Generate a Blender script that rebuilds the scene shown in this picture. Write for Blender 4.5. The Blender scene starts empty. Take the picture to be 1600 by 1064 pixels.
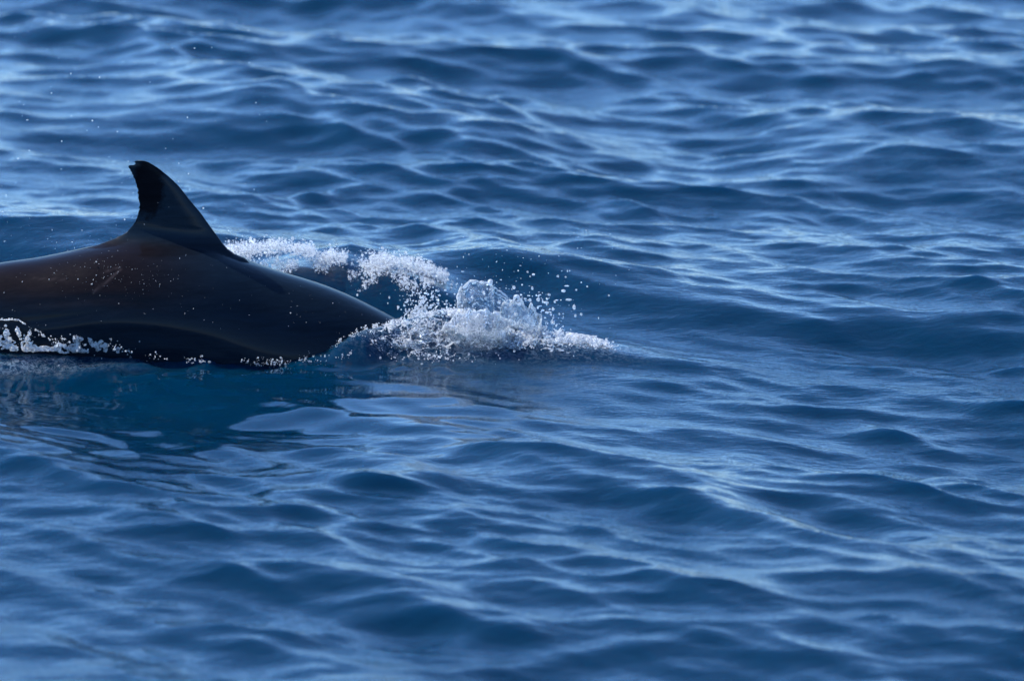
import bpy, bmesh, math, random
import numpy as np
from mathutils import Vector

random.seed(7)
R = np.random.RandomState(11)
scene = bpy.context.scene
COL = scene.collection

# ---------------------------------------------------------------- camera
PITCH = math.radians(12.5)
DIST = 16.6
cam_d = bpy.data.cameras.new('camera')
cam_d.sensor_width = 36.0
cam_d.lens = 200.0
cam_d.clip_start = 0.5
cam_d.clip_end = 20000.0
cam = bpy.data.objects.new('camera', cam_d)
COL.objects.link(cam)
cam.location = (0.0, -DIST * math.cos(PITCH), 0.02 + DIST * math.sin(PITCH))
cam.rotation_euler = (math.pi / 2 - PITCH, 0, 0)
cam_d.dof.use_dof = True
cam_d.dof.focus_distance = DIST - 0.28
cam_d.dof.aperture_fstop = 3.0
scene.camera = cam

# ---------------------------------------------------------------- sky, sun, exposure
SUN_EL, SUN_AZ = math.radians(42), math.radians(-74)
world = bpy.data.worlds.new('World')
scene.world = world
world.use_nodes = True
wn = world.node_tree
wn.nodes.clear()
sky = wn.nodes.new('ShaderNodeTexSky')
sky.sky_type = 'NISHITA'
sky.sun_disc = False
sky.sun_elevation = SUN_EL
sky.sun_rotation = SUN_AZ
sky.air_density = 1.15
sky.altitude = 2000
sky.dust_density = 0.0
sky.ozone_density = 10.0
bg = wn.nodes.new('ShaderNodeBackground')
bg.inputs['Strength'].default_value = 0.15
wo = wn.nodes.new('ShaderNodeOutputWorld')
wn.links.new(sky.outputs[0], bg.inputs[0])
wn.links.new(bg.outputs[0], wo.inputs[0])

sun_d = bpy.data.lights.new('sun', 'SUN')
sun_d.energy = 4.2
sun_d.angle = math.radians(0.53)
sun_d.color = (1.0, 0.95, 0.88)
sun = bpy.data.objects.new('sun', sun_d)
COL.objects.link(sun)
sdir = Vector((math.sin(SUN_AZ) * math.cos(SUN_EL), math.cos(SUN_AZ) * math.cos(SUN_EL), math.sin(SUN_EL)))
sun.rotation_euler = sdir.to_track_quat('Z', 'Y').to_euler()
sun.location = (-5, 12, 20)

scene.view_settings.view_transform = 'Standard'
scene.view_settings.look = 'None'
scene.view_settings.exposure = 1.08
scene.view_settings.gamma = 1.0
scene.view_settings.use_curve_mapping = False
cy = scene.cycles
cy.max_bounces = 14
cy.transmission_bounces = 12
cy.glossy_bounces = 5
cy.diffuse_bounces = 3
cy.transparent_max_bounces = 12
cy.sample_clamp_indirect = 20.0
cy.caustics_reflective = True
cy.caustics_refractive = True
cy.blur_glossy = 0.3
try:
    cy.use_denoising = True
except Exception:
    pass

# ---------------------------------------------------------------- helpers
MPP = 36.0 / 200.0 * DIST / 1600.0            # metres per photograph pixel at the animal's distance
SP, CP = math.sin(PITCH), math.cos(PITCH)

def sx(px):                                    # measured picture column -> metres across
    return (px - 800.0) * MPP

def sz(py, y=0.0):                             # measured picture row -> height, for a thing standing at depth y
    return ((532.0 - py) * MPP - y * SP) / CP + 0.02

def tag(o, label=None, cat=None, group=None, kind=None):
    if label: o['label'] = label
    if cat: o['category'] = cat
    if group: o['group'] = group
    if kind: o['kind'] = kind
    return o

def hash3(ix, iy, iz, seed):
    h = (ix * 374761393 + iy * 668265263 + iz * 2147483647 + seed * 1274126177) & 0xFFFFFFFF
    h = ((h ^ (h >> 13)) * 1274126177) & 0xFFFFFFFF
    h = ((h ^ (h >> 16)) * 2246822519) & 0xFFFFFFFF
    return ((h ^ (h >> 15)) & 0xFFFFFF) / float(0xFFFFFF)

def vnoise(x, y, z=None, seed=0):              # value noise, about -1..1
    x = np.asarray(x, float); y = np.asarray(y, float)
    z = np.zeros_like(x) if z is None else np.asarray(z, float)
    x, y, z = np.broadcast_arrays(x, y, z)
    ix, iy, iz = np.floor(x).astype(np.int64), np.floor(y).astype(np.int64), np.floor(z).astype(np.int64)
    fx, fy, fz = x - ix, y - iy, z - iz
    fx, fy, fz = [f * f * f * (f * (f * 6 - 15) + 10) for f in (fx, fy, fz)]
    out = 0
    for dx in (0, 1):
        for dy in (0, 1):
            for dz in (0, 1):
                w = (fx if dx else 1 - fx) * (fy if dy else 1 - fy) * (fz if dz else 1 - fz)
                out = out + w * hash3(ix + dx, iy + dy, iz + dz, seed)
    return out * 2 - 1

def fbm(x, y, z=None, seed=0, octv=4, gain=0.5):
    t, a, f, n = 0, 1.0, 1.0, 0
    zz = np.zeros_like(np.asarray(x, float)) if z is None else z
    for o in range(octv):
        t = t + a * vnoise(np.asarray(x) * f + 17.3 * o, np.asarray(y) * f + 5.1 * o, zz * f + 3.7 * o, seed + o)
        n += a
        a *= gain; f *= 2.03
    return t / n

def smooth(e0, e1, v):
    t = np.clip((v - e0) / (e1 - e0), 0, 1)
    return t * t * (3 - 2 * t)

def mesh_obj(name, verts, faces_flat, nper, mat, parent=None, smooth_shade=True):
    me = bpy.data.meshes.new(name)
    nv = len(verts); nf = len(faces_flat) // nper
    me.vertices.add(nv); me.vertices.foreach_set('co', np.ascontiguousarray(verts, dtype=np.float32).ravel())
    me.loops.add(nf * nper); me.loops.foreach_set('vertex_index', np.asarray(faces_flat, dtype=np.int32).ravel())
    me.polygons.add(nf)
    me.polygons.foreach_set('loop_start', np.arange(0, nf * nper, nper, dtype=np.int32))
    me.polygons.foreach_set('use_smooth', np.full(nf, smooth_shade))
    me.update(calc_edges=True)
    me.validate()
    me.materials.append(mat)
    o = bpy.data.objects.new(name, me)
    COL.objects.link(o)
    if parent: o.parent = parent
    return o

def grid_faces(nu, nv):
    a = np.arange(nu * nv).reshape(nv, nu)
    return np.stack([a[:-1, :-1], a[:-1, 1:], a[1:, 1:], a[1:, :-1]], -1).reshape(-1)

# ---------------------------------------------------------------- materials
def new_mat(name):
    m = bpy.data.materials.new(name); m.use_nodes = True
    nt = m.node_tree
    return m, nt, nt.nodes['Principled BSDF']

def node(nt, t, **kw):
    n = nt.nodes.new(t)
    for k, v in kw.items():
        if k in n.inputs: n.inputs[k].default_value = v
        else: setattr(n, k, v)
    return n

def sea_material():
    m, nt, p = new_mat('sea_water')
    p.inputs['Base Color'].default_value = (0.0000, 0.0155, 0.0405, 1)
    p.inputs['Roughness'].default_value = 0.05
    p.inputs['IOR'].default_value = 1.333
    p.inputs['Subsurface Weight'].default_value = 1.0
    p.inputs['Subsurface Radius'].default_value = (0.3, 0.7, 1.0)
    p.inputs['Subsurface Scale'].default_value = 0.2
    tc = node(nt, 'ShaderNodeTexCoord')
    # capillary ripples, stretched along the crests, in patches
    mp = node(nt, 'ShaderNodeMapping'); mp.inputs['Rotation'].default_value = (0, 0, math.radians(28)); mp.inputs['Scale'].default_value = (1.0, 2.2, 1)
    nt.links.new(tc.outputs['Object'], mp.inputs['Vector'])
    n1 = node(nt, 'ShaderNodeTexNoise', Scale=16.0, Detail=3.0, Roughness=0.55, Distortion=0.4)
    n2 = node(nt, 'ShaderNodeTexNoise', Scale=55.0, Detail=2.0, Roughness=0.5, Distortion=0.8)
    n3 = node(nt, 'ShaderNodeTexNoise', Scale=0.9, Detail=2.0)
    for n in (n1, n2): nt.links.new(mp.outputs[0], n.inputs['Vector'])
    nt.links.new(tc.outputs['Object'], n3.inputs['Vector'])
    patch = node(nt, 'ShaderNodeMapRange'); patch.inputs['From Min'].default_value = 0.42; patch.inputs['From Max'].default_value = 0.68
    nt.links.new(n3.outputs['Fac'], patch.inputs['Value'])
    att = node(nt, 'ShaderNodeAttribute', attribute_name='calm')
    k = node(nt, 'ShaderNodeMath', operation='MULTIPLY'); nt.links.new(patch.outputs[0], k.inputs[0]); nt.links.new(att.outputs['Fac'], k.inputs[1])
    b1 = node(nt, 'ShaderNodeBump', Distance=0.0038); nt.links.new(n1.outputs['Fac'], b1.inputs['Height'])
    s1 = node(nt, 'ShaderNodeMath', operation='MULTIPLY'); s1.inputs[1].default_value = 0.8
    nt.links.new(att.outputs['Fac'], s1.inputs[0]); nt.links.new(s1.outputs[0], b1.inputs['Strength'])
    b2 = node(nt, 'ShaderNodeBump', Distance=0.0016); nt.links.new(n2.outputs['Fac'], b2.inputs['Height'])
    nt.links.new(k.outputs[0], b2.inputs['Strength'])
    nt.links.new(b1.outputs[0], b2.inputs['Normal']); nt.links.new(b2.outputs[0], p.inputs['Normal'])
    # water whitened by entrained air right under the froth
    fo = node(nt, 'ShaderNodeAttribute', attribute_name='aerated')
    fn = node(nt, 'ShaderNodeTexNoise', Scale=60.0, Detail=4.0, Roughness=0.7, Distortion=1.5)
    nt.links.new(tc.outputs['Object'], fn.inputs['Vector'])
    mr = node(nt, 'ShaderNodeMapRange'); mr.inputs['From Min'].default_value = 0.45; mr.inputs['From Max'].default_value = 0.62
    nt.links.new(fn.outputs['Fac'], mr.inputs['Value'])
    mm = node(nt, 'ShaderNodeMath', operation='MULTIPLY'); nt.links.new(fo.outputs['Fac'], mm.inputs[0]); nt.links.new(mr.outputs[0], mm.inputs[1])
    mx = node(nt, 'ShaderNodeMix', data_type='RGBA')
    nt.links.new(mm.outputs[0], mx.inputs['Factor'])
    mx.inputs[6].default_value = p.inputs['Base Color'].default_value
    mx.inputs[7].default_value = (0.35, 0.45, 0.52, 1)
    nt.links.new(mx.outputs[2], p.inputs['Base Color'])
    return m

def water_material(name, foam, rough=0.02, fscale=90.0):
    """Clear water with a share of air bubbles that scatter light (white, translucent)."""
    m, nt, p = new_mat(name)
    nt.nodes.remove(p)
    out = nt.nodes['Material Output']
    gl = node(nt, 'ShaderNodeBsdfGlass', Roughness=rough, IOR=1.333); gl.inputs['Color'].default_value = (0.97, 0.99, 1, 1)
    di = node(nt, 'ShaderNodeBsdfDiffuse'); di.inputs['Color'].default_value = (0.90, 0.92, 0.94, 1)
    tr = node(nt, 'ShaderNodeBsdfTranslucent'); tr.inputs['Color'].default_value = (0.93, 0.95, 0.97, 1)
    mix1 = node(nt, 'ShaderNodeMixShader', Fac=0.5)
    nt.links.new(di.outputs[0], mix1.inputs[1]); nt.links.new(tr.outputs[0], mix1.inputs[2])
    tc = node(nt, 'ShaderNodeTexCoord')
    n = node(nt, 'ShaderNodeTexNoise', Scale=fscale, Detail=4.0, Roughness=0.65)
    nt.links.new(tc.outputs['Object'], n.inputs['Vector'])
    mr = node(nt, 'ShaderNodeMapRange'); mr.inputs['From Min'].default_value = 0.38; mr.inputs['From Max'].default_value = 0.62
    mr.inputs['To Min'].default_value = max(0, foam - min(0.28, foam)); mr.inputs['To Max'].default_value = min(1, foam + min(0.28, foam))
    nt.links.new(n.outputs['Fac'], mr.inputs['Value'])
    mix = node(nt, 'ShaderNodeMixShader')
    nt.links.new(mr.outputs[0], mix.inputs[0]); nt.links.new(gl.outputs[0], mix.inputs[1]); nt.links.new(mix1.outputs[0], mix.inputs[2])
    nt.links.new(mix.outputs[0], out.inputs['Surface'])
    return m

def skin_material():
    m, nt, p = new_mat('wet_dolphin_skin')
    tc = node(nt, 'ShaderNodeTexCoord')
    sep = node(nt, 'ShaderNodeSeparateXYZ'); nt.links.new(tc.outputs['Object'], sep.inputs[0])
    big = node(nt, 'ShaderNodeTexNoise', Scale=5.0, Detail=4.0, Roughness=0.6); nt.links.new(tc.outputs['Object'], big.inputs['Vector'])
    # brown skin on the sunlit upper back, reflected sea blue painted into slate flank
    lit_backw = node(nt, 'ShaderNodeMath', operation='MULTIPLY_ADD'); lit_backw.inputs[1].default_value = 0.10
    nt.links.new(big.outputs['Fac'], lit_backw.inputs[0]); nt.links.new(sep.outputs['Z'], lit_backw.inputs[2])
    cape = node(nt, 'ShaderNodeMapRange', interpolation_type='SMOOTHSTEP'); cape.inputs['From Min'].default_value = 0.16; cape.inputs['From Max'].default_value = 0.27
    nt.links.new(lit_backw.outputs[0], cape.inputs['Value'])
    mx = node(nt, 'ShaderNodeMix', data_type='RGBA'); xr = node(nt, 'ShaderNodeMapRange', interpolation_type='SMOOTHSTEP'); xr.inputs['From Min'].default_value = -0.80; xr.inputs['From Max'].default_value = -1.15
    nt.links.new(sep.outputs['X'], xr.inputs['Value'])
    cm = node(nt, 'ShaderNodeMath', operation='MULTIPLY'); nt.links.new(cape.outputs[0], cm.inputs[0]); nt.links.new(xr.outputs[0], cm.inputs[1])  # brown fades across the fin; shade to its right is painted in
    nt.links.new(cm.outputs[0], mx.inputs['Factor'])
    mx.inputs[6].default_value = (0.0034, 0.0080, 0.0145, 1); mx.inputs[7].default_value = (0.0056, 0.0034, 0.0038, 1)
    # dorsal fin: slate again, with the dark worn blotch near the rear edge
    fz = node(nt, 'ShaderNodeMapRange', interpolation_type='SMOOTHSTEP'); fz.inputs['From Min'].default_value = 0.30; fz.inputs['From Max'].default_value = 0.345
    nt.links.new(sep.outputs['Z'], fz.inputs['Value'])
    mf = node(nt, 'ShaderNodeMix', data_type='RGBA'); nt.links.new(fz.outputs[0], mf.inputs['Factor'])
    nt.links.new(mx.outputs[2], mf.inputs[6]); mf.inputs[7].default_value = (0.006, 0.0135, 0.022, 1)
    bl = node(nt, 'ShaderNodeVectorMath', operation='DISTANCE'); bl.inputs[1].default_value = (-1.053, 0.0, 0.475)
    sc = node(nt, 'ShaderNodeMapping'); sc.inputs['Scale'].default_value = (1.0, 0.0, 0.52); sc.inputs['Location'].default_value = (0, 0, 0.228)
    nt.links.new(tc.outputs['Object'], sc.inputs[0]); nt.links.new(sc.outputs[0], bl.inputs[0])
    bn = node(nt, 'ShaderNodeTexNoise', Scale=42.0, Detail=5.0, Roughness=0.75); nt.links.new(tc.outputs['Object'], bn.inputs['Vector'])
    bd = node(nt, 'ShaderNodeMath', operation='MULTIPLY_ADD'); bd.inputs[1].default_value = -0.06
    nt.links.new(bn.outputs['Fac'], bd.inputs[0]); nt.links.new(bl.outputs['Value'], bd.inputs[2])
    bm_ = node(nt, 'ShaderNodeMapRange'); bm_.inputs['From Min'].default_value = 0.022; bm_.inputs['From Max'].default_value = 0.008
    nt.links.new(bd.outputs[0], bm_.inputs['Value'])
    mb = node(nt, 'ShaderNodeMix', data_type='RGBA'); nt.links.new(bm_.outputs[0], mb.inputs['Factor'])
    nt.links.new(mf.outputs[2], mb.inputs[6]); mb.inputs[7].default_value = (0.0022, 0.003, 0.005, 1)
    # fine mottling and healed rake scars
    sn = node(nt, 'ShaderNodeTexNoise', Scale=3.0, Detail=9.0, Roughness=0.75, Distortion=0.6)
    smap = node(nt, 'ShaderNodeMapping'); smap.inputs['Scale'].default_value = (2, 2, 14); smap.inputs['Rotation'].default_value = (0, 0.25, 0)
    nt.links.new(tc.outputs['Object'], smap.inputs[0]); nt.links.new(smap.outputs[0], sn.inputs['Vector'])
    smr = node(nt, 'ShaderNodeMapRange'); smr.inputs['From Min'].default_value = 0.3; smr.inputs['From Max'].default_value = 0.7
    smr.inputs['To Min'].default_value = 0.65; smr.inputs['To Max'].default_value = 1.4
    nt.links.new(sn.outputs['Fac'], smr.inputs['Value'])
    mul = node(nt, 'ShaderNodeVectorMath', operation='SCALE'); nt.links.new(mb.outputs[2], mul.inputs[0]); nt.links.new(smr.outputs[0], mul.inputs['Scale'])
    scar = node(nt, 'ShaderNodeAttribute', attribute_name='scar')
    ms = node(nt, 'ShaderNodeMix', data_type='RGBA'); nt.links.new(scar.outputs['Fac'], ms.inputs['Factor'])
    nt.links.new(mul.outputs[0], ms.inputs[6]); ms.inputs[7].default_value = (0.16, 0.12, 0.12, 1)
    nt.links.new(ms.outputs[2], p.inputs['Base Color'])
    rr = node(nt, 'ShaderNodeMapRange'); rr.inputs['To Min'].default_value = 0.30; rr.inputs['To Max'].default_value = 0.48
    nt.links.new(sn.outputs['Fac'], rr.inputs['Value']); nt.links.new(rr.outputs[0], p.inputs['Roughness'])
    p.inputs['Specular IOR Level'].default_value = 0.04
    cw = node(nt, 'ShaderNodeMapRange'); cw.inputs['To Min'].default_value = 0.32; cw.inputs['To Max'].default_value = 0.06
    nt.links.new(bm_.outputs[0], cw.inputs['Value']); nt.links.new(cw.outputs[0], p.inputs['Coat Weight'])
    p.inputs['Coat Roughness'].default_value = 0.12
    p.inputs['Coat IOR'].default_value = 1.33
    b1 = node(nt, 'ShaderNodeBump', Distance=0.0012, Strength=0.35); nt.links.new(sn.outputs['Fac'], b1.inputs['Height'])
    b2 = node(nt, 'ShaderNodeBump', Distance=0.0008, Strength=0.35); nt.links.new(bn.outputs['Fac'], b2.inputs['Height'])
    wn_ = node(nt, 'ShaderNodeTexNoise', Scale=11.0, Detail=3.0, Roughness=0.5); wm = node(nt, 'ShaderNodeMapping'); wm.inputs['Scale'].default_value = (1, 2, 3)
    nt.links.new(tc.outputs['Object'], wm.inputs[0]); nt.links.new(wm.outputs[0], wn_.inputs['Vector'])
    b3 = node(nt, 'ShaderNodeBump', Distance=0.006, Strength=0.35); nt.links.new(wn_.outputs['Fac'], b3.inputs['Height'])
    nt.links.new(b1.outputs[0], b2.inputs['Normal']); nt.links.new(b2.outputs[0], b3.inputs['Normal']); nt.links.new(b3.outputs[0], p.inputs['Normal'])
    return m

M_SEA = sea_material()
M_SKIN = skin_material()
M_FILM = water_material('clear_water_film', 0.06, 0.0, 60)
M_FROTH = water_material('aerated_water', 0.46, 0.0, 120)
M_FOAM = water_material('white_froth', 0.5, 0.05, 120)
M_DROP = water_material('water_droplet', 0.34, 0.0, 200)

# ---------------------------------------------------------------- the sea
def axis(dense_lo, dense_hi, d, gl, gh, far, cap=0.0):
    core = list(np.arange(dense_lo, dense_hi, d))
    hi, s = [core[-1]], d
    while hi[-1] < far:
        g = gh if hi[-1] < 9 else (max(gh, 1.03) if hi[-1] < 30 else 1.12)
        s *= g; hi.append(hi[-1] + s)
    lo, s = [core[0]], d
    while lo[-1] > -far:
        s *= gl if lo[-1] > -30 else 1.12; lo.append(lo[-1] - s)
    return np.array(lo[:0:-1] + core + hi[1:])

X = axis(-2.5, 2.5, 0.0105, 1.035, 1.035, 6000)
Y = axis(-4.6, 1.6, 0.014, 1.04, 1.0045, 6000)
DX, DY = np.gradient(X), np.gradient(Y)

def band(n, l0, l1, slope, main_deg, spread, seed, choppy=1.0):
    """Sum of n sine waves of wavelengths l0..l1 (m) on the tensor grid: height and choppy shifts."""
    r = np.random.RandomState(seed)
    lam = np.exp(r.uniform(math.log(l0), math.log(l1), n))
    th = np.radians(main_deg + r.randn(n) * spread)
    k = 2 * math.pi / lam
    kx, ky = k * np.cos(th), k * np.sin(th)
    ph = r.uniform(0, 2 * math.pi, n)
    a = r.uniform(0.5, 1.0, n) / k
    a *= slope / math.sqrt(0.5 * np.sum((a * k) ** 2))
    ax = np.clip(1.6 - DX[:, None] * 3.6 * np.abs(kx) / (2 * math.pi), 0, 1)
    ay = np.clip(1.6 - DY[:, None] * 3.6 * np.abs(ky) / (2 * math.pi), 0, 1)
    cx, sn = np.cos(np.outer(X, kx)) * ax, np.sin(np.outer(X, kx)) * ax
    cyy, sy = np.cos(np.outer(Y, ky) + ph) * ay, np.sin(np.outer(Y, ky) + ph) * ay
    def cosum(w): return (cyy * w) @ cx.T - (sy * w) @ sn.T
    def sisum(w): return (sy * w) @ cx.T + (cyy * w) @ sn.T
    h = cosum(a)
    return h, -choppy * sisum(a * np.cos(th)), -choppy * sisum(a * np.sin(th))

XX, YY = np.meshgrid(X, Y)
far_fade = np.exp(-np.hypot(XX, YY) / 900.0)

swell = band(26, 1.6, 5.5, 0.065, 60, 26, 3, 1.0)
mid = band(90, 0.38, 1.35, 0.112, 58, 22, 5, 1.0)
small = band(240, 0.10, 0.38, 0.148, 62, 24, 8, 0.92)
cross = band(90, 0.2, 0.7, 0.050, 118, 22, 18, 1.0)
small = tuple(p_ + q_ for p_, q_ in zip(small, cross))
tiny = band(160, 0.05, 0.13, 0.062, 68, 34, 13, 0.8)

env = 0.85 + 0.75 * fbm(XX * 0.55 + 3, YY * 0.35, seed=21, octv=3)
env2 = 0.75 + 0.9 * fbm(XX * 0.9 + 9, YY * 0.5 + 4, seed=31, octv=3)
# glassy slick left and in front of the animal
def blob(cx, cyv, rx, ry, rot=0.0):
    c, s = math.cos(rot), math.sin(rot)
    u = (XX - cx) * c + (YY - cyv) * s; v = -(XX - cx) * s + (YY - cyv) * c
    return np.exp(-((u / rx) ** 2 + (v / ry) ** 2))
calm = 1 - 0.80 * np.clip(blob(-0.8, -0.60, 0.95, 0.62, -0.1) * 1.4, 0, 1)
calm = np.clip(calm, 0.15, 1)
calm_s = 0.45 + 0.55 * calm
calm_t = 0.5 + 0.5 * calm
calm_m = 0.50 + 0.50 * calm

H = swell[0] * (0.55 + 0.45 * calm) + mid[0] * calm_s * env + small[0] * calm_m * env + tiny[0] * calm_t * np.clip(env2, 0.1, 2)
OX = swell[1] + mid[1] * calm_s * env + small[1] * calm_m * env + tiny[1] * calm_t * np.clip(env2, 0.1, 2)
OY = swell[2] + mid[2] * calm_s * env + small[2] * calm_m * env + tiny[2] * calm_t * np.clip(env2, 0.1, 2)

def ridge(pts, h, near, farw, wob=0.02, seed=1, lo=0.25, hi=0.25):
    """A wave crest along a polyline (x, y) with a steep near side and a gentler far side."""
    pts = np.array(pts, float)
    yc = np.interp(X, pts[:, 0], pts[:, 1]) + wob * fbm(X * 2.3, X * 0, seed=seed)
    amp = h * smooth(pts[0, 0] - lo, pts[0, 0] + lo, X) * (1 - smooth(pts[-1, 0] - hi, pts[-1, 0] + hi, X))
    if pts.shape[1] > 2: amp = amp * np.interp(X, pts[:, 0], pts[:, 2])
    d = YY - yc[None, :]
    return amp[None, :] * np.where(d < 0, np.exp(-(d / near) ** 2), np.exp(-(d / farw) ** 2))

# keep the water level under control close to the animal, then add the waves it throws up
near_body = np.clip(1.25 * blob(-0.75, 0.0, 1.35, 0.55), 0, 1)
H = H * (1 - 0.75 * near_body); OX *= 1 - 0.6 * near_body; OY *= 1 - 0.6 * near_body
H += ridge([(-0.95, 0.50, 0.8), (-0.5, 0.60, 1), (-0.3, 0.52, 0.8), (-0.1, 0.45, .45), (0.1, 0.4, .2)], 0.13, 0.17, 0.42, seed=3, lo=0.35, hi=0.2)
H += ridge([(-0.2, 1.0), (0.19, 0.68), (0.56, 0.47), (1.1, 0.25), (1.6, 0.05)], 0.06, 0.13, 0.35, seed=23, lo=0.2, hi=0.4)
H += ridge([(-3.0, 1.5), (-1.6, 1.30), (-1.25, 1.05), (-0.95, 0.8)], 0.10, 0.36, 0.6, seed=4, hi=0.25)
H += ridge([(-2.2, 3.5), (-0.7, 3.75), (0.3, 3.2)], 0.07, 0.40, 0.9, wob=0.12, seed=44, hi=0.5)
H += ridge([(0.8, 2.55), (1.2, 2.85), (1.8, 2.75), (3.0, 2.4)], 0.10, 0.40, 0.9, wob=0.10, seed=45, lo=0.6)
H += ridge([(-2.3, 0.52), (-1.0, 0.38)], 0.05, 0.10, 0.3, seed=14, hi=0.2)
H += -0.03 * blob(-0.35, 0.28, 0.35, 0.13) 
# water heaped over the submerged head, running out in a curl to the right
H += 0.045 * blob(-0.10, 0.02, 0.30, 0.15)
H += ridge([(-0.70, -0.2, 0.0), (-0.56, -0.19, .4), (-0.49, -0.17, .7), (-0.42, -0.145, .95), (-0.32, -0.08, .75), (-0.2, -0.04, 0.8), (0.0, 0.0, 0.3)], 0.075, 0.07, 0.15, wob=0.0, seed=15, lo=0.05, hi=0.1)
H += ridge([(-0.35, -0.12, 0.7), (0.0, -0.15, 1), (0.3, -0.10, 0.9), (0.85, -0.22, 0.3)], 0.034, 0.07, 0.22, seed=5, lo=0.2, hi=0.4)
# shoulder of water along the flank on the left
H += 0.055 * blob(-1.55, -0.10, 0.40, 0.16)
# little laps along the flank
lap = fbm(XX * 9, YY * 14, seed=88, octv=3)
H += 0.022 * lap * blob(-1.0, -0.25, 0.75, 0.10) + 0.008 * fbm(XX * 20, YY * 24, seed=89, octv=2) * blob(-0.8, -0.22, 0.8, 0.12)
# foreground waves
H += ridge([(-2.6, -0.8), (-1.5, -1.25), (-1.25, -1.5), (-1.0, -1.9)], 0.028, 0.19, 0.30, seed=6, hi=0.3)
H += ridge([(-0.5, -1.75), (-0.19, -1.68), (0.24, -1.7), (0.94, -2.4)], 0.04, 0.12, 0.28, seed=7, hi=0.5)
# concentric ripples running off the curl
rr = np.hypot(XX - 0.28, (YY + 0.10) * 1.0)
H += 0.0011 * np.sin(rr * 2 * math.pi / 0.021) * np.exp(-((rr - 0.20) / 0.09) ** 2) * smooth(0.05, -0.15, YY)
rr = np.hypot(XX + 0.5, (YY + 0.05))
H += 0.0008 * np.sin(rr * 2 * math.pi / 0.027 + 2 * fbm(XX * 6, YY * 6, seed=3)) * np.exp(-((rr - 0.28) / 0.12) ** 2) * smooth(0.0, -0.2, YY)
H *= np.minimum(1, 0.2 + far_fade)

verts = np.stack([XX + OX * 1.0, YY + OY * 1.0, H], -1).reshape(-1, 3)
sea = mesh_obj('sea', verts, grid_faces(len(X), len(Y)), 4, M_SEA)
tag(sea, 'rippling deep blue sea surface filling the whole picture', 'sea', kind='structure')

aer = np.zeros_like(XX)
aer += 1.0 * blob(0.0, -0.02, 0.30, 0.12) + 0.8 * blob(-0.25, -0.12, 0.22, 0.07)
aer += 0.5 * blob(0.22, -0.08, 0.15, 0.06) + 0.6 * blob(-1.5, -0.24, 0.28, 0.05)
aer = np.clip(aer, 0, 1) * 0.55
for nm, arr in (('calm', np.clip(calm, 0.12, 1)), ('aerated', aer)):
    at = sea.data.attributes.new(nm, 'FLOAT', 'POINT')
    at.data.foreach_set('value', arr.astype(np.float32).ravel())

def surf(x, y):                                 # height of the sea at a place
    x = np.asarray(x, float); y = np.asarray(y, float)
    i = np.clip(np.searchsorted(X, x) - 1, 0, len(X) - 2); j = np.clip(np.searchsorted(Y, y) - 1, 0, len(Y) - 2)
    u = np.clip((x - X[i]) / (X[i + 1] - X[i]), 0, 1); v = np.clip((y - Y[j]) / (Y[j + 1] - Y[j]), 0, 1)
    return (H[j, i] * (1 - u) + H[j, i + 1] * u) * (1 - v) + (H[j + 1, i] * (1 - u) + H[j + 1, i + 1] * u) * v

# ---------------------------------------------------------------- the dolphin
def spline(xs, pts):                            # smooth (Catmull-Rom style) interpolation through pts
    p = np.array(pts, float); xk, yk = p[:, 0], p[:, 1]
    m = np.gradient(yk, xk)
    i = np.clip(np.searchsorted(xk, xs) - 1, 0, len(xk) - 2)
    h = xk[i + 1] - xk[i]; t = np.clip((xs - xk[i]) / h, 0, 1)
    return ((2*t**3 - 3*t**2 + 1) * yk[i] + (t**3 - 2*t**2 + t) * h * m[i] + (-2*t**3 + 3*t**2) * yk[i + 1] + (t**3 - t**2) * h * m[i + 1])

top_px = [(0, 413), (60, 404.5), (113, 394), (150, 386.5), (200, 381), (250, 381), (300, 386), (350, 396), (373.7, 404), (405, 415.5), (437, 426), (468, 435.5),
          (500, 445.5), (531.6, 457.5), (563, 471.5), (589.5, 484.7), (616, 499), (640, 514), (665, 531), (700, 556)]
top = [(-2.62, -0.36), (-2.3, -0.20), (-2.0, 0.03), (-1.75, 0.175)] + [(sx(a), sz(b)) for a, b in top_px] + [(-0.05, -0.13), (0.06, -0.17), (0.16, -0.20), (0.24, -0.26), (0.36, -0.315), (0.42, -0.36)]
rad = [(-2.62, 0.022), (-2.3, 0.040), (-2.0, 0.085), (-1.75, 0.135), (-1.5, 0.178), (-1.25, 0.212), (-1.0, 0.232), (-0.7, 0.235), (-0.4, 0.195), (-0.1, 0.150), (0.06, 0.135), (0.16, 0.10), (0.24, 0.050), (0.36, 0.035), (0.42, 0.012)]
NS, NR = 340, 144
xs = np.linspace(-2.62, 0.42, NS)
zt = spline(xs, top); rv = spline(xs, rad)
zt[(xs < sx(600)) & (xs > sx(0))] += 0
tt_ = np.linspace(-1, 1, NR, endpoint=False)
ang = math.pi * np.sign(tt_) * np.abs(tt_) ** 1.6
bv = []
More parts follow.
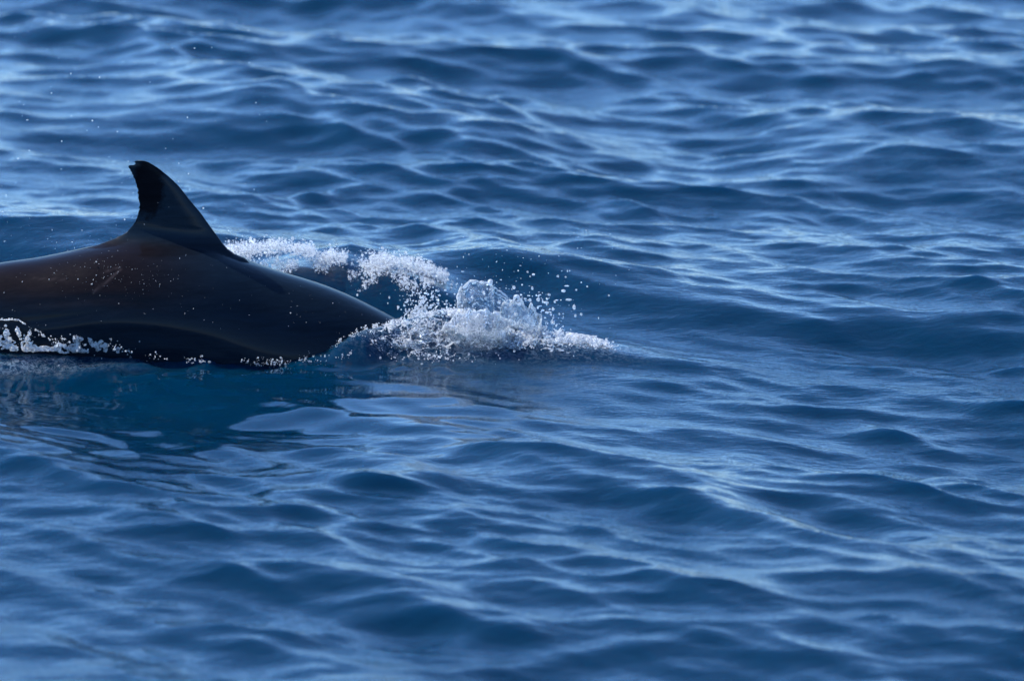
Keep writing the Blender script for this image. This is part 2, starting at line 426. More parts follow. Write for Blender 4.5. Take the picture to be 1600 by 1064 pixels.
for i in range(NS):
    r = rv[i]
    wide = 0.90 if xs[i] > -1.6 else max(0.62, 0.90 - (-1.6 - xs[i]) * 0.45)
    c, s = np.cos(ang), np.sin(ang)
    yy = r * wide * np.sign(s) * np.abs(s) ** 0.96
    zz = zt[i] - r + r * c
    # slight keel along the back, folds of skin along the flank
    x_, th = xs[i], np.abs(np.arctan2(s, c))
    fold = 0.0045 * np.exp(-((th - (1.15 + 0.10 * (x_ + 1.2) + 0.05 * math.sin(x_ * 6))) / 0.045) ** 2) * math.exp(-((x_ + 1.22) / 0.20) ** 2)
    fold2 = 0.0035 * np.exp(-((th - (1.32 - 0.25 * (x_ + 1.3))) / 0.06) ** 2) * math.exp(-((x_ + 1.35) / 0.22) ** 2)
    fold3 = 0.003 * np.exp(-((th - (1.60 + 0.2 * (x_ + 0.9))) / 0.07) ** 2) * math.exp(-((x_ + 0.95) / 0.25) ** 2)
    kk = 1 - (fold + fold2 + fold3) / r
    yy *= kk
    zz = (zt[i] - r) + (zz - zt[i] + r) * kk
    win = float(smooth(sx(172), sx(222), np.array(x_)) * (1 - smooth(sx(325), sx(372), np.array(x_))))
    zz = zz + win * 0.020 * np.exp(-(np.abs(yy) / 0.030) ** 1.3) * (c > 0)
    bv.append(np.stack([np.full(NR, x_), yy, zz], -1))
bv = np.concatenate(bv)
bf = []
for i in range(NS - 1):
    for j in range(NR):
        a = i * NR + j; b = i * NR + (j + 1) % NR
        bf.append((a, b, b + NR, a + NR))
me = bpy.data.meshes.new('dolphin')
vl = [tuple(v) for v in bv]
fl = list(bf)
fl.append(tuple(range(NR)))
fl.append(tuple(reversed(range((NS - 1) * NR, NS * NR))))
me.from_pydata(vl, [], fl); me.update()
bm = bmesh.new(); bm.from_mesh(me); bmesh.ops.recalc_face_normals(bm, faces=bm.faces); bm.to_mesh(me); bm.free()
dolphin = bpy.data.objects.new('dolphin', me)
COL.objects.link(dolphin)

def fin_mesh(name, rows, thick, nch=46, flare=None):
    """rows: list of (z, x_trail, x_lead); a foil lofted up from the body. Solid closed mesh."""
    v, f = [], []
    n2 = 2 * nch
    xts = np.array([r_[1] for r_ in rows]); ker = np.hanning(17); ker /= ker.sum()
    xts = np.convolve(np.pad(xts, 8, mode='edge'), ker, mode='valid')
    for k, (z, xt, xl) in enumerate(rows):
        u = 0.5 - 0.5 * np.cos(np.linspace(0, math.pi, nch + 1))            # 0 = trailing, 1 = leading
        w = 1 - u
        prof = (0.2969 * np.sqrt(w) - 0.1260 * w - 0.3516 * w**2 + 0.2843 * w**3 - 0.1036 * w**4) / 0.10
        prof = np.clip(prof, 0.05, None); prof[-1] = 0.0; prof[0] = 0.03
        t = thick(z) * 0.5
        hy = prof * t
        if flare is not None:
            hy = hy + flare(z, xt + u * (xl - xt)) * np.clip(u / 0.06, 0, 1) * np.clip((1 - u) / 0.06, 0, 1)
        xp = xts[k] + u * (xl - xts[k]) + (xt - xts[k]) * np.exp(-u / 0.045)
        for q in range(nch + 1): v.append((xp[q], -hy[q], z))
        for q in range(nch - 1, 0, -1): v.append((xp[q], hy[q], z))
    for k in range(len(rows) - 1):
        for q in range(n2):
            a = k * n2 + q; b = k * n2 + (q + 1) % n2
            f.append((a, b, b + n2, a + n2))
    f.append(tuple(reversed(range(n2))))
    f.append(tuple(range((len(rows) - 1) * n2, len(rows) * n2)))
    m = bpy.data.meshes.new(name); m.from_pydata(v, [], f); m.update()
    bm = bmesh.new(); bm.from_mesh(m); bmesh.ops.recalc_face_normals(bm, faces=bm.faces); bm.to_mesh(m); bm.free()
    o = bpy.data.objects.new(name, m); COL.objects.link(o)
    return o

lead = [(253.0, 226), (253.6, 230), (255.4, 235.5), (258.8, 241.5), (263, 248.5), (269, 256.5), (275.7, 264.8), (283.5, 273.5), (291.8, 281.8), (302, 290.2), (313, 298.6), (323, 307), (333, 315.4), (345, 323.8), (357, 332.3), (369, 341), (380.6, 349.3), (390, 357.5), (398, 369), (404, 384), (412, 392), (440, 392)]
trail = [(253.0, 219), (253.6, 215.5), (255.4, 214.2), (257.0, 215.5), (259.6, 216.4), (260.4, 206.0), (262, 204.4), (265, 205.4), (267, 208.2), (269.2, 207.0), (271, 210.2), (273.4, 209.4), (275.5, 212.0), (278.6, 211.8), (281.5, 214.6), (286, 215.4), (291, 217.2), (294, 217.0), (296, 218.8), (300, 219.6), (302.5, 217.9), (306, 220.0), (310, 219.0), (314, 219.9), (319, 221.2), (322, 222.0), (325, 219.6), (328, 221.3), (331, 219.4), (334, 218.9), (340, 217.2), (346.7, 214.4), (352, 211.0), (359.5, 204.3), (364, 200.5), (368, 193.0), (372, 184), (376, 174.5), (381, 162), (385, 150), (389, 134), (394, 112), (440, 112)]
prow = list(np.arange(253.0, 300, 0.75)) + list(np.arange(300, 372, 1.4)) + list(np.arange(372, 420, 2.0))
lp, tp = np.array(lead), np.array(trail)
rows = []
for py in prow[::-1]:
    rows.append((sz(py), sx(np.interp(py, tp[:, 0], tp[:, 1])), sx(np.interp(py, lp[:, 0], lp[:, 1]))))
z_base, z_tip = sz(385), sz(253)
def fthick(z):
    h = np.clip((z - z_base) / (z_tip - z_base), -1, 1)
    return 0.036 * (1 - 0.78 * max(h, 0) ** 0.9) + (0.0 if h > 0 else -h * 0.03)
def flare(z, x):
    zb = np.interp(x, xs, zt)
    return 0.022 * np.exp(-np.clip(z - zb, 0, None) / 0.013)
fin = fin_mesh('fin_piece', rows, fthick, flare=flare)

# pectoral fins and flukes, below the surface, so that the animal is whole
def flat_fin(name, outline, thick_z, centre, rot):
    bm = bmesh.new()
    t = [bm.verts.new((x, y, thick_z)) for x, y in outline]; b = [bm.verts.new((x, y, -thick_z)) for x, y in outline]
    bm.faces.new(t); bm.faces.new(b[::-1])
    n = len(outline)
    for i in range(n): bm.faces.new((t[i], b[i], b[(i + 1) % n], t[(i + 1) % n]))
    bmesh.ops.recalc_face_normals(bm, faces=bm.faces)
    m = bpy.data.meshes.new(name); bm.to_mesh(m); bm.free()
    o = bpy.data.objects.new(name, m); o.location = centre; o.rotation_euler = rot
    COL.objects.link(o); return o
pieces = [fin]
for s in (-1, 1):
    pieces.append(flat_fin('flipper_piece', [(0.07, 0), (0.03, s * 0.12), (-0.06, s * 0.24), (-0.16, s * 0.31), (-0.13, s * 0.2), (-0.08, s * 0.08), (-0.07, 0)], 0.012,
                           (-0.22, s * 0.13, -0.30), (s * -0.5, 0, 0)))
pieces.append(flat_fin('fluke_piece', [(0.16, 0), (0.02, 0.16), (-0.13, 0.30), (-0.09, 0.14), (-0.03, 0.0), (-0.09, -0.14), (-0.13, -0.30), (0.02, -0.16)], 0.010, (-2.62, 0, -0.385), (0, -0.3, 0)))
for pc in pieces:
    md = dolphin.modifiers.new('union', 'BOOLEAN'); md.operation = 'UNION'; md.object = pc; md.solver = 'EXACT'
dg = bpy.context.evaluated_depsgraph_get()
dm = bpy.data.meshes.new_from_object(dolphin.evaluated_get(dg))
dolphin.modifiers.clear(); dolphin.data = dm; dm.name = 'dolphin'
for pc in pieces: bpy.data.objects.remove(pc)
bm = bmesh.new(); bm.from_mesh(dm)
bmesh.ops.remove_doubles(bm, verts=bm.verts, dist=0.0004)
for rng_, it in ((0.055, 50), (0.030, 40), (0.018, 12)):
    sel = [v for v in bm.verts if abs(v.co.y) < 0.085 and sx(150) < v.co.x < sx(400) and abs(v.co.z - float(np.interp(v.co.x, xs, zt)) - 0.008) < rng_ and v.co.z < z_base + 0.065]
    for _ in range(it): bmesh.ops.smooth_vert(bm, verts=sel, factor=0.5, use_axis_x=False, use_axis_y=True, use_axis_z=(it == 12))
bm.to_mesh(dm); bm.free()
dm.materials.clear(); dm.materials.append(M_SKIN)
for pg in dm.polygons: pg.use_smooth = True
co = np.empty(len(dm.vertices) * 3, np.float32); dm.vertices.foreach_get('co', co); co = co.reshape(-1, 3)
print('dolphin verts', len(co))
sc_ = np.zeros(len(co), np.float32)
def scar_line(p0, p1, w, k):
    a = np.array([sx(p0[0]), sz(p0[1], -0.14)]); b = np.array([sx(p1[0]), sz(p1[1], -0.11)])
    q = co[:, [0, 2]] - a; d = b - a; t = np.clip(q @ d / (d @ d), 0, 1)
    dist = np.linalg.norm(q - t[:, None] * d, axis=1)
    return k * np.exp(-(dist / w) ** 2) * (co[:, 1] < 0)
sc_ += scar_line((152, 456), (190, 424), 0.0024, 0.16) + scar_line((158, 456), (196, 420), 0.0014, 0.16) + scar_line((196, 420), (170, 424), 0.002, 0.12) + scar_line((60, 440), (110, 436), 0.002, 0.08)
at = dm.attributes.new('scar', 'FLOAT', 'POINT'); at.data.foreach_set('value', np.clip(sc_, 0, 1))
tag(dolphin, 'dark wet dolphin diving, its back and nicked curved dorsal fin above the water', 'dolphin')

def body_top(x):
    return np.interp(x, xs, zt)
def body_rad(x):
    return np.interp(x, xs, rv)
def body_front_y(x, z):                         # near side of the body at height z (nan if not there)
    r = body_rad(x); c = (z - (body_top(x) - r)) / r
    return np.where(np.abs(c) < 1, -0.9 * r * np.sqrt(np.clip(1 - c * c, 0, 1)), np.nan)

# ---------------------------------------------------------------- splashes: points -> liquid surface
def liquid(name, pts, radii, mat, voxel=0.0024, parent=None, thresh=0.1):
    me = bpy.data.meshes.new(name + '_points')
    me.vertices.add(len(pts)); me.vertices.foreach_set('co', np.ascontiguousarray(pts, np.float32).ravel())
    a = me.attributes.new('rad', 'FLOAT', 'POINT'); a.data.foreach_set('value', np.asarray(radii, np.float32))
    o = bpy.data.objects.new(name, me); COL.objects.link(o)
    ng = bpy.data.node_groups.new('liquid_surface', 'GeometryNodeTree')
    ng.interface.new_socket('Geometry', in_out='INPUT', socket_type='NodeSocketGeometry')
    ng.interface.new_socket('Geometry', in_out='OUTPUT', socket_type='NodeSocketGeometry')
    gi, go = ng.nodes.new('NodeGroupInput'), ng.nodes.new('NodeGroupOutput')
    na = ng.nodes.new('GeometryNodeInputNamedAttribute'); na.data_type = 'FLOAT'; na.inputs[0].default_value = 'rad'
    mp = ng.nodes.new('GeometryNodeMeshToPoints')
    pv = ng.nodes.new('GeometryNodePointsToVolume'); pv.resolution_mode = 'VOXEL_SIZE'
    pv.inputs['Voxel Size'].default_value = voxel; pv.inputs['Density'].default_value = 1.0
    vm = ng.nodes.new('GeometryNodeVolumeToMesh'); vm.inputs['Threshold'].default_value = thresh
    L = ng.links.new
    L(gi.outputs[0], mp.inputs['Mesh']); L(na.outputs[0], mp.inputs['Radius'])
    L(mp.outputs[0], pv.inputs['Points']); L(na.outputs[0], pv.inputs['Radius'])
    L(pv.outputs[0], vm.inputs[0]); L(vm.outputs[0], go.inputs[0])
    md = o.modifiers.new('surface', 'NODES'); md.node_group = ng
    dg = bpy.context.evaluated_depsgraph_get()
    nm = bpy.data.meshes.new_from_object(o.evaluated_get(dg))
    o.modifiers.clear(); o.data = nm; nm.name = name
    bm = bmesh.new(); bm.from_mesh(nm)
    bmesh.ops.smooth_vert(bm, verts=bm.verts, factor=0.5, use_axis_x=True, use_axis_y=True, use_axis_z=True)
    bm.to_mesh(nm); bm.free()
    nm.materials.clear(); nm.materials.append(mat)
    nm.polygons.foreach_set('use_smooth', np.ones(len(nm.polygons), bool))
    if parent: o.parent = parent
    print(name, 'tris ~', len(nm.polygons) * 2)
    return o

_ico = {}
def ico(sub):
    if sub not in _ico:
        bm = bmesh.new(); bmesh.ops.create_icosphere(bm, subdivisions=sub, radius=1)
        v = np.array([q.co[:] for q in bm.verts]); f = np.array([[q.index for q in t.verts] for t in bm.faces]); bm.free()
        _ico[sub] = (v, f)
    return _ico[sub]

def droplets(name, pts, radii, mat, sub=2, parent=None, stretch=0.8):
    v, f = ico(sub); n = len(pts)
    sc = 1 + stretch * R.randn(n, 1, 3) * 0.5; sc = np.clip(sc, 0.5, 2.4)
    vv = v[None] * sc * np.asarray(radii)[:, None, None] + np.asarray(pts)[:, None, :]
    ff = f[None] + (np.arange(n) * len(v))[:, None, None]
    return mesh_obj(name, vv.reshape(-1, 3), ff.reshape(-1), 3, mat, parent)

def P(px, py, y):                               # place seen at a picture position at depth y
    k = (DIST + y * CP) / DIST
    return np.stack(np.broadcast_arrays((np.asarray(px, float) - 800) * MPP * k, y, (((532 - np.asarray(py, float)) * MPP * k) - np.asarray(y) * SP) / CP + 0.02), -1)

# --- main splash over the head
film_p, film_r, fr_p, fr_r, film_meshes = [], [], [], [], []
def sheet(curve, depth, n_s, n_t, seed, rim=0.0042, body=0.0019, y0=-0.02, hole=0.15, bulge=0.05, wob=0.006, tear=0.0, jag=6, hf=0.25):
    """A thrown-up film of water: an arched outline swept down to the waterline, bellied towards +-y."""
    c = np.array(curve, float)
    d = np.concatenate([[0], np.cumsum(np.linalg.norm(np.diff(c, axis=0), axis=1))]); d /= d[-1]
    S = np.linspace(0, 1, n_s); T = np.linspace(0, 1, n_t) ** 0.9
    ox, oy = np.interp(S, d, c[:, 0]), np.interp(S, d, c[:, 1])
    ox = ox + jag * 0.5 * fbm(S * 24, S * 0 + seed, seed=seed, octv=3); oy = oy + jag * fbm(S * 30, S * 0 + seed + 9, seed=seed + 1, octv=3)
    bx = depth[0] + (depth[1] - depth[0]) * S; by = np.full(n_s, depth[2]) + 4 * np.sin(S * 7)
    SS, TT = np.meshgrid(S, T)
    px = ox + (bx - ox) * TT; py = oy + (by - oy) * TT ** 1.15
    yy = y0 + bulge * np.sin(math.pi * SS) * (np.sin(TT * math.pi * 0.75)) * (-1) + 0.03 * (SS - 0.5)
    w = P(px, py, yy)
    for ax_, sd in ((0, 1), (1, 5), (2, 9)):
        w[..., ax_] += wob * fbm(SS * 7, TT * 6, seed=seed + sd, octv=3) + hf * wob * fbm(SS * 30, TT * 26, seed=seed + sd + 40, octv=2)
    ridged = np.abs(fbm(SS * 9 + seed, TT * 6, seed=seed + 60, octv=3))
    holes = fbm(SS * 8 + 3, TT * 6 + seed, seed=seed + 80, octv=2)
    lim = -1 + hole * 1.6
    keep = holes > lim
    is_rim = (TT < 0.03) | (np.abs(holes - lim) < 0.035)
    net = (ridged < 0.011) & (R.rand(*SS.shape) < 0.7)
    sel = keep & (is_rim | net)
    rr_ = np.where(is_rim, rim * (0.7 + 0.45 * vnoise(SS * 40, TT * 0 + seed, seed=seed + 3)), body)
    rr_ = rr_ * np.where((TT > 0.5), 0.8, 1.0)
    idx = np.arange(n_s * n_t).reshape(n_t, n_s)
    kf = keep[:-1, :-1] & keep[1:, :-1] & keep[:-1, 1:] & keep[1:, 1:]
    q = np.stack([idx[:-1, :-1], idx[:-1, 1:], idx[1:, 1:], idx[1:, :-1]], -1)[kf]
    th_ = 0.0009 + 0.0011 * (0.5 + 0.5 * vnoise(SS * 34, TT * 26, seed=seed + 90))
    film_meshes.append((w.reshape(-1, 3), q, th_.reshape(-1)))
    return w[sel], np.clip(rr_[sel], 0.0012, 0.006)

def add(lst_p, lst_r, w, r): lst_p.append(w.reshape(-1, 3)); lst_r.append(np.asarray(r).reshape(-1))

# tall loop of film
w, r = sheet([(716, 512), (713, 490), (714, 466), (721, 449), (734, 440), (752, 438), (769, 442), (767, 448), (776, 455), (790, 462), (806, 472), (822, 486), (836, 505), (846, 530), (850, 556)], (716, 848, 535), 420, 150, 5, bulge=0.05, y0=0.02, hole=0.06, hf=0.07)
add(film_p, film_r, w, r)
# lower dome in front
w, r = sheet([(688, 528), (694, 510), (710, 494), (735, 486), (760, 486), (778, 494), (792, 510), (803, 530), (812, 552)], (690, 812, 556), 340, 120, 17, y0=-0.09, bulge=0.09, hole=0.10, hf=0.08)
add(film_p, film_r, w, r)
# torn outer skirt on the right
w, r = sheet([(770, 500), (790, 474), (810, 470), (838, 484), (850, 512), (862, 548), (872, 566)], (770, 862, 562), 260, 100, 29, y0=-0.02, bulge=0.05, hole=0.28, jag=10)
add(film_p, film_r, w, r)
# small separate splash left of the main one
w, r = sheet([(638, 505), (640, 492), (650, 483), (662, 485), (671, 492), (672, 506)], (640, 672, 510), 110, 60, 41, y0=0.06, bulge=0.03, hole=0.2, jag=5)
add(film_p, film_r, w, r)

w, r = sheet([(500, 560), (540, 546), (590, 530), (640, 517), (690, 514), (730, 520)], (520, 760, 572), 360, 90, 61, rim=0.0026, y0=-0.10, bulge=0.06, hole=0.30, wob=0.016, jag=8)
add(film_p, film_r, w, r)
w, r = sheet([(680, 528), (720, 524), (760, 527), (800, 526), (840, 528), (872, 550), (905, 553)], (690, 900, 574), 360, 90, 73, rim=0.0026, y0=-0.10, bulge=0.06, hole=0.32, wob=0.016, jag=10)
add(film_p, film_r, w, r)
w, r = sheet([(890, 566), (900, 556), (918, 547), (934, 546), (948, 551), (957, 560), (963, 576)], (890, 925, 578), 160, 60, 83, rim=0.003, y0=-0.10, bulge=0.04, hole=0.22, wob=0.008, jag=6)
add(film_p, film_r, w, r)
def threads(n, x0, x1, top_fn, bot_fn, y0, y1, seed, lmin, lmax, r0, up=0.5):
    for i in range(n):
        px = R.uniform(x0, x1); a, b = float(top_fn(px)), float(bot_fn(px))
        py = a + (b - a) * R.beta(1.2, 0.9)
        p = P(px, py, R.uniform(y0, y1)); L = R.uniform(lmin, lmax)
        h = float(surf(p[0], p[1])); p[2] = max(p[2], h)
        k = int(L / 0.0011) + 3; t = np.linspace(0, 1, k)
        d = R.randn(3); d[2] = abs(d[2]) * up + 0.15; d[1] *= 0.6; d /= np.linalg.norm(d)
        e = R.randn(3); e /= np.linalg.norm(e)
        c1, c2 = R.uniform(0.2, 1.4), R.uniform(3, 9)
        q = p + L * (t[:, None] * d + c1 * 0.35 * (t[:, None] ** 2) * e + 0.10 * np.sin(t * c2)[:, None] * np.cross(d, e)) - np.array([0, 0, 1]) * 0.35 * L * t[:, None] ** 2
        q[:, 2] = np.maximum(q[:, 2], surf(q[:, 0], q[:, 1]))
        rr_ = r0 * R.uniform(0.6, 1.3) * (1 - 0.6 * t) * (1 + 0.25 * np.sin(t * 14 + i)); rr_[-2:] *= R.uniform(1.2, 2.4)
        fr_p.append(q); fr_r.append(np.clip(rr_, 0.0009, 0.005))

def hit_y(px, py, y_far, y_near, steps=60):     # depth at which that line of sight meets the water
    best = np.full(len(px), np.nan)
    for q in np.linspace(y_far, y_near, steps):
        p_ = P(px, py, q); h_ = np.isnan(best) & (p_[:, 2] > surf(p_[:, 0], p_[:, 1]))
        best[h_] = q
    return np.where(np.isnan(best), y_near, best)

def lace(n, x0, x1, top_fn, bot_fn, y0, y1, seed, freq=1.0, thr=0.12, rmin=0.0018, rmax=0.005, cl=0.0):
    """A tangled net of water threads between two outlines: kept where two noise fields both cross zero."""
    px = R.uniform(x0, x1, n); u = R.beta(1.1, 0.75, n)
    tp_, bt = top_fn(px), bot_fn(px)
    py = tp_ + (bt - tp_) * u
    yy = None if y0 is None else R.uniform(y0, y1, n) * (0.35 + 0.65 * u)
    if y0 is None:
        yy = hit_y(px, py, y1[0], y1[1]) - 0.012 * R.rand(n)
    w = P(px, py, yy)
    f = 26 * freq
    wx = w[:, 0] + 0.012 * fbm(w[:, 0] * 30, w[:, 1] * 30, w[:, 2] * 30, seed=seed + 5, octv=2)
    n1 = fbm(wx * f, w[:, 1] * f, w[:, 2] * f, seed=seed, octv=3)
    n2 = fbm(wx * f * 0.8 + 7, w[:, 1] * f * 0.8, w[:, 2] * f * 0.8, seed=seed + 20, octv=3)
    dens = fbm(w[:, 0] * 12, w[:, 1] * 12, w[:, 2] * 12, seed=seed + 30, octv=2)
    k = (np.abs(n1) < thr) & (np.abs(n2) < thr * 2.2 * np.clip(0.6 + u + dens, 0.2, 2.0))
    w = w[k]
    hs = surf(w[:, 0], w[:, 1]); low = w[:, 2] < hs
    w[low, 2] = hs[low] + 0.012 * R.rand(int(low.sum())) ** 2
    edge = np.minimum(w[:, 0] - sx(x0), sx(x1) - w[:, 0]) / min(0.09, 0.25 * (sx(x1) - sx(x0))) + 0.8 * fbm(w[:, 0] * 22, w[:, 1] * 22, w[:, 2] * 22, seed=seed + 44, octv=3)
    clump = fbm(w[:, 0] * 20, w[:, 1] * 20, seed=seed + 47, octv=3)
    kk_ = (edge > 0.45) & (~low | (clump > cl + 0.25 * R.rand(len(w))))
    w = w[kk_]
    return w, R.uniform(rmin, rmax, len(w)) * (0.6 + 0.5 * R.rand(len(w)))

tp1 = lambda x: np.interp(x, [480, 540, 590, 640, 684, 700, 730, 770, 800, 840, 856, 880, 905, 925, 945, 962], [560, 546, 534, 524, 518, 517, 524, 524, 506, 508, 535, 549, 552, 549, 548, 562])
bt1 = lambda x: np.interp(x, [480, 540, 600, 690, 760, 830, 870, 930, 962], [566, 564, 566, 570, 572, 574, 570, 566, 572])
w, r = lace(260000, 560, 900, tp1, bt1, 0.06, -0.20, 51, 1.15, 0.085, 0.0011, 0.0024, cl=0.10); add(fr_p, fr_r, w, r)
w, r = lace(180000, 470, 700, tp1, bt1, -0.05, -0.20, 53, 1.5, 0.075, 0.0013, 0.0028, cl=-0.10); add(fr_p, fr_r, w, r)
w, r = lace(70000, 690, 880, lambda x: tp1(x) + 8, bt1, 0.05, -0.16, 55, 1.9, 0.12, 0.0013, 0.003); add(fr_p, fr_r, w, r)
w, r = lace(60000, 850, 958, tp1, lambda x: bt1(x) - 8 * (x > 905), 0.02, -0.10, 57, 1.6, 0.12, 0.0015, 0.0034); add(fr_p, fr_r, w, r)

threads(620, 600, 880, tp1, bt1, -0.16, 0.05, 1, 0.012, 0.050, 0.0021)
threads(220, 500, 700, tp1, bt1, -0.19, -0.06, 2, 0.010, 0.030, 0.0017, 0.25)
threads(90, 860, 962, tp1, bt1, -0.12, 0.0, 3, 0.008, 0.028, 0.0019, 0.4)
threads(16, 720, 850, lambda x: np.interp(x, [720, 760, 800, 850], [450, 445, 470, 510]), tp1, -0.05, 0.05, 4, 0.010, 0.035, 0.0016, 1.0)
splash = bpy.data.objects.new('splash', None); COL.objects.link(splash)
splash.location = (0, 0, 0)
tag(splash, 'tall glassy splash where the diving head of the dolphin enters the sea', 'splash')
def solid_film(name, parts, mat, parent):
    """Each film becomes a closed skin one or two millimetres thick."""
    V, F, base = [], [], 0
    for v, q, th in parts:
        nv = len(v)
        nrm = np.zeros_like(v); fn = np.cross(v[q[:, 2]] - v[q[:, 0]], v[q[:, 3]] - v[q[:, 1]])
        for c_ in range(4): np.add.at(nrm, q[:, c_], fn)
        nrm /= np.maximum(np.linalg.norm(nrm, axis=1, keepdims=True), 1e-9)
        V += [v + nrm * th[:, None], v - nrm * th[:, None]]
        F += [q + base, q[:, ::-1] + base + nv]
        e = np.concatenate([q[:, [0, 1]], q[:, [1, 2]], q[:, [2, 3]], q[:, [3, 0]]])
        key = e[:, 0].astype(np.int64) * nv + e[:, 1]; rev = e[:, 1].astype(np.int64) * nv + e[:, 0]
        bd = e[~np.isin(key, rev)]
        F.append(np.stack([bd[:, 1], bd[:, 0], bd[:, 0] + nv, bd[:, 1] + nv], -1) + base)
        base += 2 * nv
    V = np.concatenate(V); F = np.concatenate(F)
    used = np.unique(F); remap = np.full(len(V), -1); remap[used] = np.arange(len(used))
    return mesh_obj(name, V[used], remap[F].reshape(-1), 4, mat, parent)
f1 = solid_film('water_film', film_meshes, M_FILM, splash)
f3 = liquid('water_thread', np.concatenate(film_p), np.concatenate(film_r), M_FROTH, 0.0019, splash); f3['kind'] = 'stuff'
f2 = liquid('froth', np.concatenate(fr_p), np.concatenate(fr_r), M_FROTH, 0.0020, splash); f2['kind'] = 'stuff'

# drops thrown off the splash
dp, dr = [], []
def cloud(n, cx, cyy, rx, ry, y0, y1, r0, r1, power=2.2):
    a = R.uniform(0, 2 * math.pi, n); q = np.abs(R.randn(n)) * 0.6
    px = cx + rx * q * np.cos(a); py = cyy + ry * q * np.sin(a)
    dp.append(P(px, py, R.uniform(y0, y1, n))); dr.append(r0 + (r1 - r0) * R.rand(n) ** power)
cloud(170, 800, 470, 110, 50, -0.15, 0.15, 0.0010, 0.0042)
cloud(200, 850, 520, 50, 60, -0.12, 0.10, 0.0010, 0.0050)
cloud(140, 910, 555, 60, 18, -0.12, 0.05, 0.0012, 0.0050)
cloud(26, 970, 575, 30, 12, -0.15, 0.0, 0.0014, 0.0048)
cloud(220, 660, 470, 45, 35, 0.0, 0.30, 0.0012, 0.0042)
cloud(70, 655, 490, 22, 18, 0.0, 0.10, 0.002, 0.0060)
cloud(160, 700, 560, 130, 14, -0.25, -0.12, 0.0012, 0.0040)
cloud(70, 760, 440, 140, 60, -0.1, 0.2, 0.0008, 0.0024)
dp_, dr_ = np.concatenate(dp), np.concatenate(dr)
ok = dp_[:, 2] > surf(dp_[:, 0], dp_[:, 1]) + dr_ * 0.3
o = droplets('splash_droplets', dp_[ok], dr_[ok], M_DROP, 2)
tag(o, 'cloud of clear droplets flung up around the tall splash', 'droplets', kind='stuff')

# --- breaking crest behind the animal
def crest_y(x): return np.interp(x, [-0.95, -0.5, -0.2, 0.05], [0.50, 0.60, 0.52, 0.60])
n = 26000
px = R.uniform(335, 725, n)
crest_py = np.interp(px, [335, 355, 430, 500, 560, 600, 640, 670, 700, 725], [394, 386, 379, 390, 401, 399, 408, 416, 434, 446])
wid = np.interp(px, [335, 430, 480, 530, 560, 600, 640, 672, 700, 725], [24, 44, 26, 34, 50, 28, 44, 26, 12, 8])
u = R.rand(n)
py = crest_py + wid * u ** 1.2 + 2.5 * R.randn(n) - 5 * np.clip(fbm(px / 18.0, px * 0, seed=79), 0, 1)
# where that line of sight meets the water
yy = np.linspace(0.95, 0.22, 74)
best = np.full(n, np.nan)
for q in yy:
    p_ = P(px, py, q); hit = np.isnan(best) & (p_[:, 2] > surf(p_[:, 0], p_[:, 1]))
    best[hit] = q
best = np.where(np.isnan(best), 0.45, best)
best = np.clip(best - 0.012 * np.abs(R.randn(n)), 0.38, 0.60)
w = P(px, py, best)
dens = 1.15 * fbm(px / 24.0, py / 13.0, seed=77, octv=4)
lim = np.where(u < 0.4, -0.30, 0.06) + np.where((px > 580) & (px < 672), -0.25, 0.0) + np.where(px > 680, 0.25, 0)
keep = (dens > lim + R.uniform(-0.12, 0.2, n)) & (R.rand(n) < 0.95)
w = w[keep]
w[:, 2] = np.maximum(w[:, 2], surf(w[:, 0], w[:, 1]) + 0.001)
x, y, z = w.T
w[:, 1] += 0.04 * R.randn(len(w)); x, y, z = w.T
r = 0.0007 + 0.0027 * R.rand(len(x)) ** 2.4
print('crest drops', len(x))
o = droplets('crest_froth', np.stack([x, y, z], -1), r, M_FOAM, 1)
tag(o, 'white out of focus froth on the wave crest behind the dolphin', 'foam', kind='stuff')

# --- froth along the flank at the left edge
fp, frr = [], []
w, r = lace(120000, -60, 235, lambda x: np.interp(x, [-60, 0, 60, 110, 160, 205, 235], [498, 506, 516, 524, 531, 540, 548]), lambda x: np.interp(x, [-60, 0, 60, 130, 235], [540, 546, 550, 549, 552]) + 5 * fbm(x / 14, x * 0, seed=12), None, (-0.185, -0.42), 91, 1.5, 0.12, 0.0010, 0.0026, cl=-0.10)
add(fp, frr, w, r)
w, r = lace(13000, -60, 70, lambda x: np.interp(x, [-60, 5, 20, 50, 70], [480, 492, 488, 500, 512]), lambda x: np.interp(x, [-60, 10, 30, 50, 70], [500, 500, 500, 514, 522]), -0.17, -0.20, 95, 1.5, 0.12, 0.0012, 0.003)
add(fp, frr, w, r)
o = liquid('flank_froth', np.concatenate(fp), np.concatenate(frr), M_FROTH, 0.0023)
tag(o, 'white froth washing along the dolphin flank at the left edge', 'foam', kind='stuff')

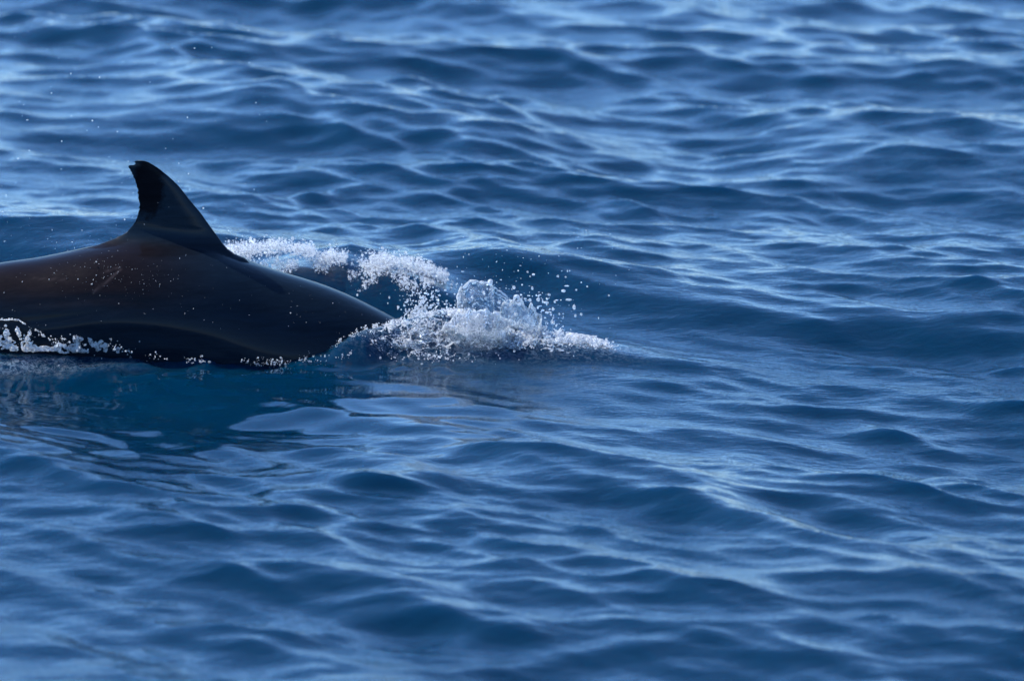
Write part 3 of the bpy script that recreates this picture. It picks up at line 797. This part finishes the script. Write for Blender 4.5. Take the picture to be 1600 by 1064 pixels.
n = 420
px = -50 + 290 * R.rand(n) ** 1.2; py = np.interp(px, [-60, 0, 60, 130, 235], [520, 524, 532, 540, 550]) + 8 * R.randn(n)
kk = fbm(px / 22, py / 9, seed=68, octv=3) > -0.1 + 0.3 * R.rand(n)
w = P(px, py, hit_y(px, py, -0.19, -0.42) - 0.02 * R.rand(n))[kk]; w[:, 2] = np.maximum(w[:, 2], surf(w[:, 0], w[:, 1]))
o = droplets('flank_droplets', w, 0.0008 + 0.0022 * R.rand(len(w)) ** 2.2, M_FOAM, 2)
tag(o, 'white drops bouncing over the froth at the left edge', 'droplets', kind='stuff')

# --- broken line of bubbles where the flank meets the water
px = R.uniform(170, 560, 420); py = np.interp(px, [170, 260, 376, 440, 510, 560], [541, 562, 566, 566, 560, 550]) + R.randn(420) * 4
k = fbm(px * 0.05, px * 0, seed=66, octv=2) + 0.5 * R.rand(420) > 0.1
px, py = px[k], py[k]
w = P(px, py, -0.24 + 0.0 * px); w[:, 2] = np.maximum(w[:, 2], surf(w[:, 0], w[:, 1]))
o = droplets('waterline_bubbles', w, 0.0008 + 0.0022 * R.rand(len(w)) ** 2.5, M_DROP, 2)
tag(o, 'thin broken row of bubbles at the waterline below the dorsal fin', 'bubbles', kind='stuff')

# --- fine spray in the air and beads of water on the skin
n = 300
px = np.concatenate([R.uniform(-40, 420, 130), 60 + 130 * R.randn(90), R.uniform(640, 1000, 80)])
py = np.concatenate([R.uniform(40, 400, 130), 370 + 35 * R.randn(90), R.uniform(360, 520, 80)])
w = P(px, py, R.uniform(-0.25, 0.6, n)); kk = w[:, 2] > surf(w[:, 0], w[:, 1]) + 0.01
o = droplets('fine_spray', w[kk], 0.0007 + 0.0016 * R.rand(int(kk.sum())) ** 3, M_DROP, 1)
tag(o, 'sparse tiny specks of spray in the air around the fin', 'spray', kind='stuff')

bx = R.uniform(sx(-60), sx(600), 260); th = R.uniform(0.25, 1.45, 260)
bx[:150] = sx(190) + 0.11 * R.randn(150); th[:150] = 0.75 + 0.2 * R.randn(150)
rb = body_rad(bx); bz = body_top(bx) - rb + rb * np.cos(th); by = -0.9 * rb * np.sin(th) ** 0.96
kk = (bz > surf(bx, by) + 0.004)
w = np.stack([bx, by - 0.0006, bz + 0.0004], -1)[kk]
o = droplets('skin_beads', w, 0.0005 + 0.0014 * R.rand(len(w)) ** 4, M_DROP, 1)
tag(o, 'tiny bright water beads scattered over the dolphin back', 'water beads', kind='stuff')
